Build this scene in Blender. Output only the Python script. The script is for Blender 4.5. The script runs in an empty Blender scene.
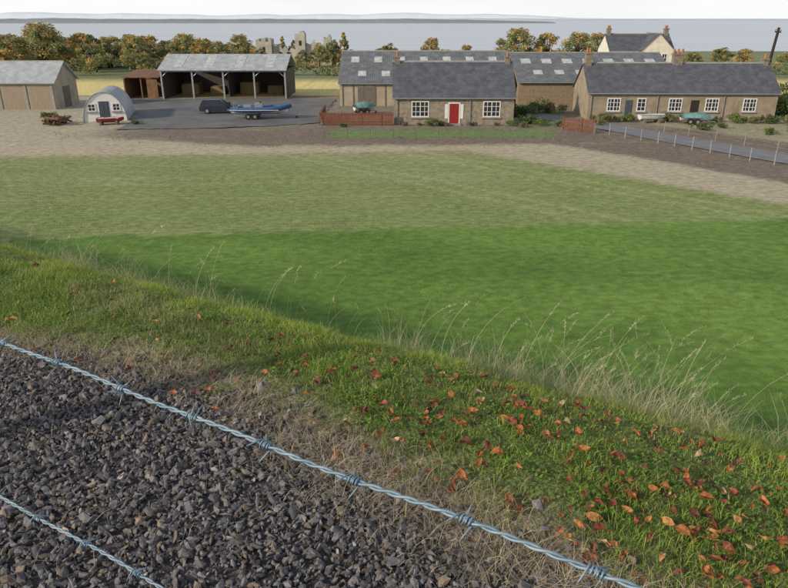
import bpy, math, random
import numpy as np
from mathutils import Vector, Matrix
rng=np.random.default_rng(7); random.seed(7)
S=bpy.context.scene
def link(o): S.collection.objects.link(o); return o

# ---------------------------------------------------------------- materials
def mat(name,c1,c2=None,scale=4.0,rough=.9,bump=0.0,bscale=None,stretch=(1,1,1),attr=False,metal=0.0,detail=6,lo=.35,hi=.65,transl=0.0,spec=.3,amt=.35):
    m=bpy.data.materials.new(name); m.use_nodes=True; nt=m.node_tree; N=nt.nodes; L=nt.links
    b=N['Principled BSDF']; b.inputs['Roughness'].default_value=rough; b.inputs['Metallic'].default_value=metal
    b.inputs['Specular IOR Level'].default_value=spec
    tc=N.new('ShaderNodeTexCoord'); mp=N.new('ShaderNodeMapping'); mp.inputs['Scale'].default_value=stretch
    L.new(tc.outputs['Object'],mp.inputs['Vector'])
    nz=N.new('ShaderNodeTexNoise'); nz.inputs['Scale'].default_value=scale; nz.inputs['Detail'].default_value=detail
    L.new(mp.outputs[0],nz.inputs['Vector'])
    mr=N.new('ShaderNodeMapRange'); mr.inputs['From Min'].default_value=lo; mr.inputs['From Max'].default_value=hi
    L.new(nz.outputs[0],mr.inputs['Value'])
    mix=N.new('ShaderNodeMix'); mix.data_type='RGBA'
    if attr:
        a=N.new('ShaderNodeAttribute'); a.attribute_name='Col'
        mr.inputs['To Min'].default_value=1-amt; mr.inputs['To Max'].default_value=1+amt
        vm=N.new('ShaderNodeVectorMath'); vm.operation='SCALE'
        L.new(a.outputs['Color'],vm.inputs[0]); L.new(mr.outputs[0],vm.inputs['Scale'])
        col=vm.outputs[0]
    else:
        c2=c2 or tuple(x*.8 for x in c1)
        L.new(mr.outputs[0],mix.inputs[0]); mix.inputs[6].default_value=(*c1,1); mix.inputs[7].default_value=(*c2,1)
        col=mix.outputs[2]
    L.new(col,b.inputs['Base Color'])
    if bump>0:
        n2=N.new('ShaderNodeTexNoise'); n2.inputs['Scale'].default_value=bscale or scale*3; n2.inputs['Detail'].default_value=6
        L.new(mp.outputs[0],n2.inputs['Vector'])
        bp=N.new('ShaderNodeBump'); bp.inputs['Strength'].default_value=bump; bp.inputs['Distance'].default_value=.05
        L.new(n2.outputs[0],bp.inputs['Height']); L.new(bp.outputs[0],b.inputs['Normal'])
    if transl>0:
        t=N.new('ShaderNodeBsdfTranslucent'); L.new(col,t.inputs['Color'])
        ms=N.new('ShaderNodeMixShader'); ms.inputs[0].default_value=transl
        L.new(b.outputs[0],ms.inputs[1]); L.new(t.outputs[0],ms.inputs[2]); L.new(ms.outputs[0],N['Material Output'].inputs[0])
    return m

def roofmat(name,c1,c2,roww=.35,rowh=.25,corr=False):
    m=mat(name,c1,c2,scale=1.3,rough=.75,stretch=(1,1,1))
    nt=m.node_tree;N=nt.nodes;L=nt.links;b=N['Principled BSDF']
    tc=N['Texture Coordinate']
    col=b.inputs['Base Color'].links[0].from_socket
    if corr:
        w=N.new('ShaderNodeTexWave'); w.inputs['Scale'].default_value=2.0; w.bands_direction='X'
        L.new(tc.outputs['Object'],w.inputs['Vector'])
        bp=N.new('ShaderNodeBump'); bp.inputs['Distance'].default_value=.05; bp.inputs['Strength'].default_value=.6
        L.new(w.outputs[1],bp.inputs['Height']); L.new(bp.outputs[0],b.inputs['Normal'])
    else:
        br=N.new('ShaderNodeTexBrick'); br.inputs['Scale'].default_value=1; br.inputs['Brick Width'].default_value=roww; br.inputs['Row Height'].default_value=rowh
        br.inputs['Color1'].default_value=(1.1,1.1,1.1,1); br.inputs['Color2'].default_value=(.85,.85,.85,1); br.inputs['Mortar'].default_value=(.6,.6,.6,1); br.inputs['Mortar Size'].default_value=.015
        sx=N.new('ShaderNodeSeparateXYZ'); L.new(tc.outputs['Object'],sx.inputs[0])
        ad=N.new('ShaderNodeMath'); ad.operation='MULTIPLY'; ad.inputs[1].default_value=1.35; L.new(sx.outputs[1],ad.inputs[0])
        cx=N.new('ShaderNodeCombineXYZ'); L.new(sx.outputs[0],cx.inputs[0]); L.new(ad.outputs[0],cx.inputs[1])
        L.new(cx.outputs[0],br.inputs['Vector'])
        mx=N.new('ShaderNodeMix'); mx.data_type='RGBA'; mx.blend_type='MULTIPLY'; mx.inputs[0].default_value=1
        L.new(col,mx.inputs[6]); L.new(br.outputs[0],mx.inputs[7]); L.new(mx.outputs[2],b.inputs['Base Color'])
    return m

M={}
M['slate']=roofmat('slate',(.085,.09,.112),(.125,.13,.15))
M['barn_roof']=roofmat('fibre_cement_roof',(.19,.20,.215),(.12,.13,.14),corr=True)
M['shed_roof']=roofmat('pale_corrugated',(.46,.49,.51),(.33,.35,.37),corr=True)
M['stone']=mat('rough_stone_wall',(.36,.305,.235),(.22,.185,.145),scale=2.5,bump=.6,bscale=9)
M['harl']=mat('brown_harling',(.36,.295,.215),(.26,.215,.16),scale=1.2,bump=.4,bscale=14)
M['beige']=mat('beige_render',(.45,.385,.29),(.34,.285,.22),scale=.9,bump=.3,bscale=10)
M['brick']=mat('brown_brick',(.31,.235,.16),(.23,.175,.12),scale=3,bump=.4,bscale=10)
M['whitewall']=mat('white_harling',(.70,.67,.60),(.57,.54,.48),scale=1.3,bump=.2)
M['white']=mat('white_paint',(.8,.8,.78),(.72,.72,.7),scale=3,rough=.5)
M['glass']=mat('window_glass',(.02,.024,.03),(.035,.04,.05),scale=2,rough=.08,spec=.6)
M['reddoor']=mat('red_paint',(.34,.03,.03),(.27,.025,.025),scale=5,rough=.45)
M['skylight']=mat('translucent_panel',(.56,.58,.58),(.36,.38,.38),scale=2,rough=.5)
M['wood']=mat('weathered_wood',(.22,.19,.155),(.13,.11,.09),scale=6,stretch=(4,4,.6),bump=.4)
M['redwood']=mat('red_brown_stained_wood',(.24,.095,.055),(.16,.065,.04),scale=4,stretch=(4,4,.6),bump=.3)
M['steel']=mat('galvanised_steel',(.42,.44,.46),(.3,.32,.34),scale=5,rough=.5,metal=.5)
M['darkwood']=mat('dark_pole_wood',(.05,.04,.033),(.03,.026,.02),scale=6)
M['chim']=mat('chimney_stone',(.28,.23,.18),(.18,.15,.12),scale=4,bump=.5)
M['pot']=mat('clay_pot',(.42,.2,.11),(.33,.16,.09),scale=5)
M['concrete']=mat('concrete',(.34,.33,.31),(.26,.25,.235),scale=2,bump=.2)
M['rust']=mat('rusty_sheet',(.24,.13,.07),(.15,.09,.06),scale=2,bump=.2)
M['tyre']=mat('tyre_rubber',(.02,.02,.02),(.03,.03,.03),scale=8)
M['blue']=mat('blue_tube_fabric',(.05,.11,.24),(.035,.085,.19),scale=4,rough=.6)
M['grey']=mat('grey_plastic',(.28,.3,.32),(.22,.24,.26),scale=4,rough=.5)
M['teal']=mat('teal_tarpaulin',(.18,.32,.31),(.11,.23,.23),scale=3,rough=.6,bump=.4)
M['greytarp']=mat('dark_tarpaulin',(.09,.11,.14),(.06,.075,.1),scale=3,rough=.6,bump=.4)
M['carpaint']=mat('dark_car_paint',(.035,.045,.065),(.03,.038,.055),scale=2,rough=.3,spec=.5)
M['log']=mat('log_bark',(.2,.12,.07),(.11,.075,.045),scale=8,bump=.5)
M['asphalt']=mat('asphalt',(.115,.12,.128),(.18,.178,.172),scale=.3,rough=.85,bump=.3,bscale=20,detail=10)
M['castle']=mat('ruin_sandstone',(.50,.47,.40),(.38,.36,.31),scale=.7,bump=.4)
M['hull_white']=mat('white_gelcoat',(.75,.75,.73),(.65,.65,.63),scale=3,rough=.3)
M['hull_red']=mat('red_gelcoat',(.34,.05,.04),(.28,.035,.03),scale=3,rough=.35)

# ---------------------------------------------------------------- mesh builder
class MB:
    def __init__(s): s.v=[];s.f=[];s.m=[]
    def add(s,vs,fs,mi=0):
        o=len(s.v); s.v+=[tuple(v) for v in vs]; s.f+=[tuple(i+o for i in f) for f in fs]; s.m+=[mi]*len(fs)
    def box(s,x0,x1,y0,y1,z0,z1,mi=0):
        s.add([(x0,y0,z0),(x1,y0,z0),(x1,y1,z0),(x0,y1,z0),(x0,y0,z1),(x1,y0,z1),(x1,y1,z1),(x0,y1,z1)],
              [(0,3,2,1),(4,5,6,7),(0,1,5,4),(1,2,6,5),(2,3,7,6),(3,0,4,7)],mi)
    def prismx(s,prof,x0,x1,mi=0):
        n=len(prof); s.add([(x0,y,z) for y,z in prof]+[(x1,y,z) for y,z in prof],
            [tuple(range(n))[::-1],tuple(range(n,2*n))]+[(i,(i+1)%n,n+(i+1)%n,n+i) for i in range(n)],mi)
    def prismy(s,prof,y0,y1,mi=0):
        n=len(prof); s.add([(x,y0,z) for x,z in prof]+[(x,y1,z) for x,z in prof],
            [tuple(range(n)),tuple(range(n,2*n))[::-1]]+[((i+1)%n,i,n+i,n+(i+1)%n) for i in range(n)],mi)
    def tube(s,pts,rad,n=8,mi=0,cap=True):
        P=[Vector(p) for p in pts]
        if not hasattr(rad,'__len__'): rad=[rad]*len(P)
        up=Vector((0,0,1)); vs=[]
        for i,p in enumerate(P):
            t=(P[min(i+1,len(P)-1)]-P[max(i-1,0)]).normalized()
            a=t.cross(up)
            if a.length<.05: a=t.cross(Vector((1,0,0)))
            a.normalize(); b=t.cross(a)
            for k in range(n):
                an=2*math.pi*k/n; vs.append(p+(a*math.cos(an)+b*math.sin(an))*rad[i])
        fs=[]
        for i in range(len(P)-1):
            for k in range(n):
                fs.append((i*n+k,i*n+(k+1)%n,(i+1)*n+(k+1)%n,(i+1)*n+k))
        if cap: fs+= [tuple(range(n))[::-1],tuple(range((len(P)-1)*n,len(P)*n))]
        s.add(vs,fs,mi)
    def obj(s,name,mats,parent=None,loc=(0,0,0),rotz=0,smooth=False,bevel=0):
        me=bpy.data.meshes.new(name); me.from_pydata(s.v,[],s.f); me.update()
        for m in mats: me.materials.append(m)
        me.polygons.foreach_set('material_index',s.m)
        if smooth: me.polygons.foreach_set('use_smooth',[True]*len(me.polygons))
        o=bpy.data.objects.new(name,me); link(o); o.location=loc; o.rotation_euler=(0,0,rotz)
        if bevel: 
            bm=o.modifiers.new('b','BEVEL'); bm.width=bevel; bm.segments=2
        if parent: o.parent=parent
        return o
def npmesh(name,V,F,C=None,mats=(),smooth=False,mi=None):
    me=bpy.data.meshes.new(name); V=np.asarray(V,dtype=np.float32); F=np.asarray(F,dtype=np.int32); k=F.shape[1]
    me.vertices.add(len(V)); me.vertices.foreach_set('co',V.ravel())
    me.loops.add(F.size); me.loops.foreach_set('vertex_index',F.ravel())
    me.polygons.add(len(F)); me.polygons.foreach_set('loop_start',np.arange(0,F.size,k,dtype=np.int32))
    me.polygons.foreach_set('loop_total',np.full(len(F),k,dtype=np.int32))
    me.polygons.foreach_set('use_smooth',np.full(len(F),smooth))
    for m in mats: me.materials.append(m)
    if mi is not None: me.polygons.foreach_set('material_index',np.asarray(mi,dtype=np.int32))
    me.update(calc_edges=True)
    if C is not None:
        a=me.color_attributes.new('Col','FLOAT_COLOR','POINT')
        c=np.ones((len(V),4),dtype=np.float32); c[:,:3]=C; a.data.foreach_set('color',c.ravel())
    me.validate()
    return me
def npobj(name,*a,**k):
    o=bpy.data.objects.new(name,npmesh(name,*a,**k)); return link(o)
def empty(name,loc,rotz=0):
    e=bpy.data.objects.new(name,None); e.location=loc; e.rotation_euler=(0,0,rotz); return link(e)
_ph=rng.uniform(0,6.28,(40,)); _dr=rng.uniform(0,6.28,(40,))
def wob(x,y,f,o=0,n=7):
    r=0
    for i in range(n):
        ff=f*(1+.45*i); r=r+np.sin(ff*(x*np.cos(_dr[(i+o)%40])+y*np.sin(_dr[(i+o)%40]))+_ph[(i+o)%40])/(1+.35*i)
    return r/3.
def sm(a,b,x): 
    t=np.clip((x-a)/(b-a),0,1); return t*t*(3-2*t)
def mixc(c,c2,t): return c*(1-t[...,None])+np.array(c2)*t[...,None]

# ---------------------------------------------------------------- ground
GR_DARK=(.105,.200,.030); GR_LIGHT=(.215,.265,.090); BEIGE=(.42,.36,.26); SOIL=(.185,.145,.115); YEL=(.66,.55,.22)
def gz(x,y): return -4.6*sm(130,400,y)
def edgeG(x): return np.where(x<5.4,54.6-.06*np.maximum(-x-5,0)+.1*np.maximum(x+10,0)*.8,56.2-(x-5.4)*1.036)
def edgeB(x): return np.where(x<-12,57.8+(-12-x)*.30,np.where(x<14,57.8+(x+12)*.04,58.8-(x-14)*1.27))
xs=np.unique(np.concatenate([-np.geomspace(70,9000,22),np.arange(-70,70,.45),np.geomspace(70,9000,22)]))
ys=np.unique(np.concatenate([-np.geomspace(20,3000,10),np.arange(-20,8,4),np.arange(8,100,.33),np.geomspace(100,12000,60)]))
X,Y=np.meshgrid(xs,ys); j=wob(X,Y,.35)*.5+wob(X,Y,1.5,9)*.25
R1=rng.normal(0,1,X.shape)
big=wob(X,Y,.12,3)
Cl=np.zeros(X.shape+(3,))+np.array(GR_LIGHT); Cl=mixc(Cl,(.29,.30,.145),sm(.0,1.2,big+.5*wob(X*.2,Y,.9,5))*.7)
Cl=mixc(Cl,(.32,.30,.17),sm(47,55,Y)*.5)
Cl=mixc(Cl,(.34,.33,.18),sm(.4,.9,wob(X*.06,Y,2.2,7))*.4)
dline=(Y-56)+(X-3)*1.0
for off in (-1.6,-3.8,-11.5,-13.7): Cl=mixc(Cl,(.37,.39,.18),np.exp(-((dline-off*1.0+.15*j)/.33)**2)*.7)
for off in (40.5,44.5,46.3,50.5): Cl=mixc(Cl,(.34,.34,.18),np.exp(-((Y-off-.05*X+.1*j)/.2)**2)*.5)
Cd=mixc(np.zeros(X.shape+(3,))+np.array(GR_DARK),(.16,.27,.05),sm(-.6,1.,wob(X*.35,Y,.5,2)))
Cd=mixc(Cd,(.065,.145,.02),sm(.3,1.,wob(X*.5,Y,1.1,12))*.5)
yb=33.5+.09*X+.25*j
t=sm(-.5,.5,Y-yb+.18*R1)
C=Cd*(1-t[...,None])+Cl*t[...,None]
C=mixc(C,BEIGE,sm(-1.,1.,Y-edgeG(X)-.5*j+.3*R1))
C=mixc(C,SOIL,sm(-.8,.8,Y-edgeB(X)-.7*j+.3*R1))
C=mixc(C,(.27,.225,.16),sm(.2,1,wob(X*.3,Y,1.3,15))*sm(57,59,Y)*(1-sm(67,69,Y))*.6)
t=sm(0,4,Y-66+.5*j)*(1-sm(96,99,Y)); C=mixc(C,(.25,.22,.165),t*.6)
C=mixc(C,(.40,.35,.26),sm(-22,-31,X+2*j)*sm(58,61,Y+j)*(1-sm(96,98,Y)))
C=mixc(C,(.15,.22,.07),sm(-6.3,-5.9,X)*(1-sm(14.4,15.5,X+.5*j))*sm(61.8,62.8,Y+.6*j+.3*R1)*(1-sm(66.4,67.3,Y+.3*R1)))
C=mixc(C,(.31,.28,.18),sm(24,26,X)*sm(-1,1,Y-(73-(X-24)*1.35))*(1-sm(72,73,Y)))
C=mixc(C,(.16,.20,.07),sm(13,14,X)*(1-sm(19,20,X))*sm(68,69,Y)*(1-sm(84,85,Y))*.8)
C=mixc(C,YEL,sm(97,99,Y+j)*(1-sm(120,124,Y+2*j)))
C=mixc(C,(.18,.21,.10),sm(120,124,Y+2*j))
C*=(1+.06*R1)[...,None]
nx,ny=len(xs),len(ys)
def gridF(nx,ny):
    i=np.arange(nx-1)[None,:]+np.arange(ny-1)[:,None]*nx; i=i.ravel(); return np.stack([i,i+1,i+1+nx,i+nx],1)
Z=gz(X,Y)+.03*wob(X,Y,.6,11)*(Y<100)
gm=mat('field_ground',(1,1,1),attr=True,scale=2.6,stretch=(.8,1.1,1),amt=.22,bump=.6,bscale=9,detail=14)
npobj('ground',np.stack([X,Y,Z],-1).reshape(-1,3),gridF(nx,ny),C.reshape(-1,3),[gm],smooth=True)

def sheet(name,poly,z,m):
    P=[]
    for i in range(len(poly)):
        a=np.array(poly[i],float);b_=np.array(poly[(i+1)%len(poly)],float);n=max(1,int(np.linalg.norm(b_-a)/.5))
        for k in range(n): P.append(a+(b_-a)*k/n+rng.normal(0,.13,2))
    b=MB(); b.add([(x,y,z) for x,y in P],[tuple(range(len(P)))]); return b.obj(name,[m])
sheet('farmyard_paving',[(-27,66.6),(-24,66.9),(-19,67.4),(-14,68.6),(-9.5,69.9),(-7.7,71.5),(-7.7,93.2),(-36,93.2),(-35,84),(-33.6,80),(-27.3,73),(-26.6,68)],.06,M['asphalt'])
cl=[(10,79.5),(15,77),(19.2,72),(21.5,67.5),(25.2,60),(29.3,52.5),(37,41),(52,20),(80,-20)]
b=MB(); pts=[Vector((x,y,0)) for x,y in cl]; vs=[];fs=[]
ref=[]
for i in range(len(pts)-1):
    for k in range(12): ref.append(pts[i].lerp(pts[i+1],k/12))
ref.append(pts[-1])
for i,p in enumerate(ref):
    t=(ref[min(i+6,len(ref)-1)]-ref[max(i-6,0)]).normalized(); nn=Vector((-t.y,t.x,0))
    vs+=[p+nn*(1.75+random.uniform(-.1,.1))+Vector((0,0,.07)),p-nn*(1.75+random.uniform(-.1,.1))+Vector((0,0,.07))]
for i in range(len(ref)-1): fs.append((2*i,2*i+1,2*i+3,2*i+2))
b.add(vs,fs); b.obj('lane_road',[mat('lane_asphalt',(.17,.18,.195),(.21,.215,.225),scale=.6,rough=.8,bump=.3,bscale=20)])

# water and far land
wm=mat('river_water',(.42,.46,.51),(.50,.53,.57),scale=.006,rough=.35,stretch=(.6,5,1),bump=.25,bscale=.6,spec=.5)
b=MB(); b.add([(-9000,300,-3.5),(9000,300,-3.5),(9000,11000,-3.5),(-9000,11000,-3.5)],[(0,1,2,3)]); b.obj('river_water',[wm])
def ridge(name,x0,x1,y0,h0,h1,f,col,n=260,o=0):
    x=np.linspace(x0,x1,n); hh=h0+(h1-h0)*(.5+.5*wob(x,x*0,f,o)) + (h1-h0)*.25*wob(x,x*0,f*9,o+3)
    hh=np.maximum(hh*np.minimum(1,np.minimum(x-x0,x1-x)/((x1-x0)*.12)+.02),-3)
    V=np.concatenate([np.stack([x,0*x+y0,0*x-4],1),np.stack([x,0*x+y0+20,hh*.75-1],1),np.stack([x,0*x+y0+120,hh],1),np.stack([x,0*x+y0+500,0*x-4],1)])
    npobj(name,V,gridF(n,4),None,[mat(name+'_hazed_mat',col,tuple(c*.93 for c in col),scale=.01,rough=1,spec=0)],smooth=True)  # distance haze is painted into the land's pale blue-grey base colour
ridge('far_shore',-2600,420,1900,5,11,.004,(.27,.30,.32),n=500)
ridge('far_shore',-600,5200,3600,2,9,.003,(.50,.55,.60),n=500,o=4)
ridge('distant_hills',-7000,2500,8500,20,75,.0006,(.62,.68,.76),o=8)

# ---------------------------------------------------------------- embankment
D=np.array([.866,-.5]); Nn=np.array([.5,.866])
CR=2.76
def sn(s,n): return s*D[0]+n*Nn[0], s*D[1]+n*Nn[1]
def bankz(s,n):
    w=.17; q=n-CR-.05*wob(s,s*0,1.6,18); k=np.clip(q/w,-30,30); drop=np.where(k>25,q,np.log1p(np.exp(k))*w)
    z=8.4+.04*sm(1.7,2.3,n)-.7*drop+.018*wob(s,n,3.1,6)*sm(1.6,2.2,n)+.006*wob(s,n,5,1)
    z=z-.7*np.maximum(-6-n,0)
    return np.maximum(z,-.4)
def shift(s): return 1.86-np.interp(s,[-9,-5,-3.5,-2.8,-2.1,-1.0,-.37,.5],[1.6,1.66,1.78,1.93,2.0,1.85,1.72,1.66])
def ne(s,n): return n+shift(s)+.07*wob(s,n,3.1,2)     # distance past the ragged ballast edge
ss=np.unique(np.concatenate([-np.geomspace(9,160,25),np.arange(-9,4,.06),np.geomspace(4,160,25)]))
ns=np.unique(np.concatenate([np.arange(-20,-6,2),np.arange(-6,0,.5),np.arange(0,4.4,.045),np.arange(4.4,16.5,.35)]))
Sg,Ng=np.meshgrid(ss,ns); gx,gy=sn(Sg,Ng); 
C=np.zeros(Sg.shape+(3,))+np.array((.085,.078,.078))
ed=ne(np.clip(Sg,-9,4),Ng)
C=mixc(C,(.26,.215,.15),sm(1.55,1.9,ed)); C=mixc(C,(.12,.155,.04),sm(1.85,2.15,ed)); C=mixc(C,(.25,.29,.09),sm(2.6,3.2,Ng))
bm_=mat('embankment_soil',(1,1,1),attr=True,scale=14,amt=.4,bump=.8,bscale=50)
npobj('embankment',np.stack([gx,gy,bankz(Sg,Ng)],-1).reshape(-1,3),gridF(len(ss),len(ns)),C.reshape(-1,3),[bm_],smooth=True)

def rotm(N):
    q=rng.normal(size=(N,4)); q/=np.linalg.norm(q,axis=1)[:,None]; w,x,y,z=q.T
    return np.stack([1-2*(y*y+z*z),2*(x*y-z*w),2*(x*z+y*w),2*(x*y+z*w),1-2*(x*x+z*z),2*(y*z-x*w),2*(x*z-y*w),2*(y*z+x*w),1-2*(x*x+y*y)],1).reshape(N,3,3)
ph=(1+5**.5)/2
ico=np.array([(-1,ph,0),(1,ph,0),(-1,-ph,0),(1,-ph,0),(0,-1,ph),(0,1,ph),(0,-1,-ph),(0,1,-ph),(ph,0,-1),(ph,0,1),(-ph,0,-1),(-ph,0,1)])/1.9
icf=np.array([(0,11,5),(0,5,1),(0,1,7),(0,7,10),(0,10,11),(1,5,9),(5,11,4),(11,10,2),(10,7,6),(7,1,8),(3,9,4),(3,4,2),(3,2,6),(3,6,8),(3,8,9),(4,9,5),(2,4,11),(6,2,10),(8,6,7),(9,8,1)])
def gravel():
    N=70000
    s=rng.uniform(-5.2,1.6,N); n=rng.uniform(.45,2.3,N)
    keep=(ne(s,n)+rng.normal(0,.10,N))<1.80
    s,n=s[keep],n[keep]; N=len(s)
    r=rng.lognormal(-4.88,.45,N); r=np.clip(r,.003,.021)
    sc=np.stack([r*rng.uniform(.9,1.8,N),r*rng.uniform(.6,1.1,N),r*rng.uniform(.3,.75,N)],1)
    T=ico[None]*(1+rng.uniform(-.42,.42,(N,12,1)))*sc[:,None,:]
    R=rotm(N); V=np.einsum('nij,nkj->nki',R,T)
    x,y=sn(s,n); z=bankz(s,n)+rng.uniform(-.2,.9,N)*.009+.003
    V+=np.stack([x,y,z],1)[:,None,:]
    F=(icf[None]+12*np.arange(N)[:,None,None]).reshape(-1,3)
    g=rng.uniform(.075,.175,N)*np.where(rng.random(N)<.05,1.8,1)
    c=np.stack([g*1.04,g*.97,g*1.0],1); br=rng.random(N)<.12; c[br]*=np.array([1.3,1.08,.78])
    npobj('gravel',V.reshape(-1,3),F,np.repeat(c,12,0),[mat('gravel_stone',(1,1,1),attr=True,scale=60,amt=.25,rough=.7,spec=.4)])
gravel()

grassm=mat('grass_blades',(1,1,1),attr=True,scale=3,amt=.15,rough=.6,transl=.3,spec=.2)
def blades(name,x,y,z,h,w,lean,col,m=None,dirb=None):
    N=len(x); a=rng.uniform(0,6.28,N); wx,wy=np.cos(a)*w/2,np.sin(a)*w/2
    la=rng.uniform(0,6.28,N) if dirb is None else dirb+rng.normal(0,.7,N); lx,ly=np.cos(la)*lean*h,np.sin(la)*lean*h
    zz=np.sqrt(np.maximum(1-lean**2*.6,.15))*h
    P=np.zeros((N,5,3))
    P[:,0]=np.stack([x-wx,y-wy,z-.01],1);P[:,1]=np.stack([x+wx,y+wy,z-.01],1)
    mx,my,mz=x+lx*.35,y+ly*.35,z+zz*.6
    P[:,2]=np.stack([mx-wx*.8,my-wy*.8,mz],1);P[:,3]=np.stack([mx+wx*.8,my+wy*.8,mz],1)
    P[:,4]=np.stack([x+lx,y+ly,z+zz],1)
    F=(np.array([(0,1,3),(0,3,2),(2,3,4)])[None]+5*np.arange(N)[:,None,None]).reshape(-1,3)
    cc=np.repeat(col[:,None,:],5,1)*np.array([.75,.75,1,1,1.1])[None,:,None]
    return npobj(name,P.reshape(-1,3),F,cc.reshape(-1,3),[m or grassm])
def pick(N,cols,p):
    c=np.array(cols)[rng.choice(len(cols),N,p=p)]; return c*rng.uniform(.75,1.25,(N,1))
# verge grass
N=210000
s=rng.uniform(-8.5,2.2,N); n=rng.uniform(1.35,3.2,N)
tuft=wob(s,n,9,4)+.6*wob(s,n,3,14)
dens=sm(1.78,2.08,ne(s,n)+.12*tuft)*(.45+.55*sm(-.6,.5,tuft))
k=rng.random(N)<dens; s,n,tuft=s[k],n[k],tuft[k]; N=len(s)
col=pick(N,[(.19,.30,.045),(.27,.39,.065),(.11,.20,.032),(.46,.40,.22)],[.38,.32,.17,.13])
pat=sm(-.5,.8,wob(s,n,2.1,17))
yl=np.clip(sm(2.25,2.7,n)*.9+.35*pat,0,1); col=col*(1-yl[:,None]*.55)+np.array([.42,.50,.10])*yl[:,None]*.55
dr=(sm(2.15,1.75,ne(s,n))*rng.random(N)>.45)|((rng.random(N)<.4)&(wob(s,n,3.4,22)>.35)); col[dr]=pick(dr.sum(),[(.48,.41,.26),(.36,.30,.18)],[.5,.5])
h=rng.uniform(.016,.048,N)*(1+.55*np.clip(tuft,-1,1)); x,y=sn(s,n)
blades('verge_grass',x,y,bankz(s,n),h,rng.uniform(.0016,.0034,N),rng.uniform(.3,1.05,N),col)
# small broad-leaved weeds and clover in the verge
K=420; s0=rng.uniform(-5.5,1.3,K); n0=rng.uniform(1.95,2.75,K); ci=np.repeat(np.arange(K),26); N=len(ci)
s=s0[ci]+rng.normal(0,.035,N); n=n0[ci]+rng.normal(0,.035,N); x,y=sn(s,n); z=bankz(s,n)+rng.uniform(.005,.03,N)
an=rng.uniform(0,6.28,N); sz=rng.uniform(.004,.009,N); ux,uy=np.cos(an),np.sin(an); tl=rng.normal(0,.35,(N,2))
q=[(-1,0),(0,-.75),(1,0),(0,.75)]; P=np.zeros((N,4,3))
for i,(a_,b_) in enumerate(q):
    P[:,i,0]=x+(ux*a_-uy*b_)*sz; P[:,i,1]=y+(uy*a_+ux*b_)*sz; P[:,i,2]=z+(a_*tl[:,0]+b_*tl[:,1])*sz
npobj('clover_weeds',P.reshape(-1,3),np.arange(4)[None]+4*np.arange(N)[:,None],np.repeat(pick(N,[(.12,.24,.04),(.17,.30,.06),(.22,.20,.07)],[.5,.35,.15]),4,0),[grassm])
# straw litter at gravel edge
N=17000; s=rng.uniform(-5.5,1.6,N); n=1.84-shift(s)+rng.normal(0,.09,N)-.11*np.abs(rng.normal(0,1,N))*(s>-1.6); kk=rng.random(N)<np.where(s<-1.6,.45,1); s,n=s[kk],n[kk]; N=len(s); x,y=sn(s,n)
blades('dry_straw_litter',x,y,bankz(s,n)+.012,rng.uniform(.03,.12,N),rng.uniform(.001,.0022,N),rng.uniform(1.0,1.25,N),pick(N,[(.58,.49,.34),(.43,.36,.24),(.27,.21,.14)],[.47,.33,.20]))
N=1100; s=rng.uniform(-4,1.4,N); n=rng.uniform(.6,1.75,N); x,y=sn(s,n)
blades('dry_straw_litter',x,y,bankz(s,n)+.017,rng.uniform(.03,.13,N),rng.uniform(.001,.002,N),rng.uniform(1.1,1.25,N),pick(N,[(.52,.44,.3),(.33,.27,.17)],[.5,.5]))
# longer rough grass on slope
N=22000; s=rng.uniform(-9,4,N); n=CR+.15+rng.gamma(2,.5,N); x,y=sn(s,n)
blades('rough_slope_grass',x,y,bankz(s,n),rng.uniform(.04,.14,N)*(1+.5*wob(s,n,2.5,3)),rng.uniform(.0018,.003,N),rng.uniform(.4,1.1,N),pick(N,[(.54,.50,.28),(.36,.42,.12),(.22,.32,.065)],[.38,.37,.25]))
# wispy straw clumps just over the crest
K=70; sc_=np.where(rng.random(K)<.62,rng.normal(-.6,.55,K),rng.uniform(-6,1.5,K)); nc_=rng.uniform(CR+.2,CR+1.1,K); ci=np.repeat(np.arange(K),42); N=len(ci)
s=sc_[ci]+rng.normal(0,.06,N); n=nc_[ci]+rng.normal(0,.06,N); x,y=sn(s,n)
blades('wispy_straw_clumps',x,y,bankz(s,n),rng.uniform(.10,.30,N),rng.uniform(.001,.0018,N),rng.uniform(.3,1.1,N),pick(N,[(.62,.56,.38),(.50,.44,.27),(.36,.38,.15)],[.5,.3,.2]))
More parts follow.
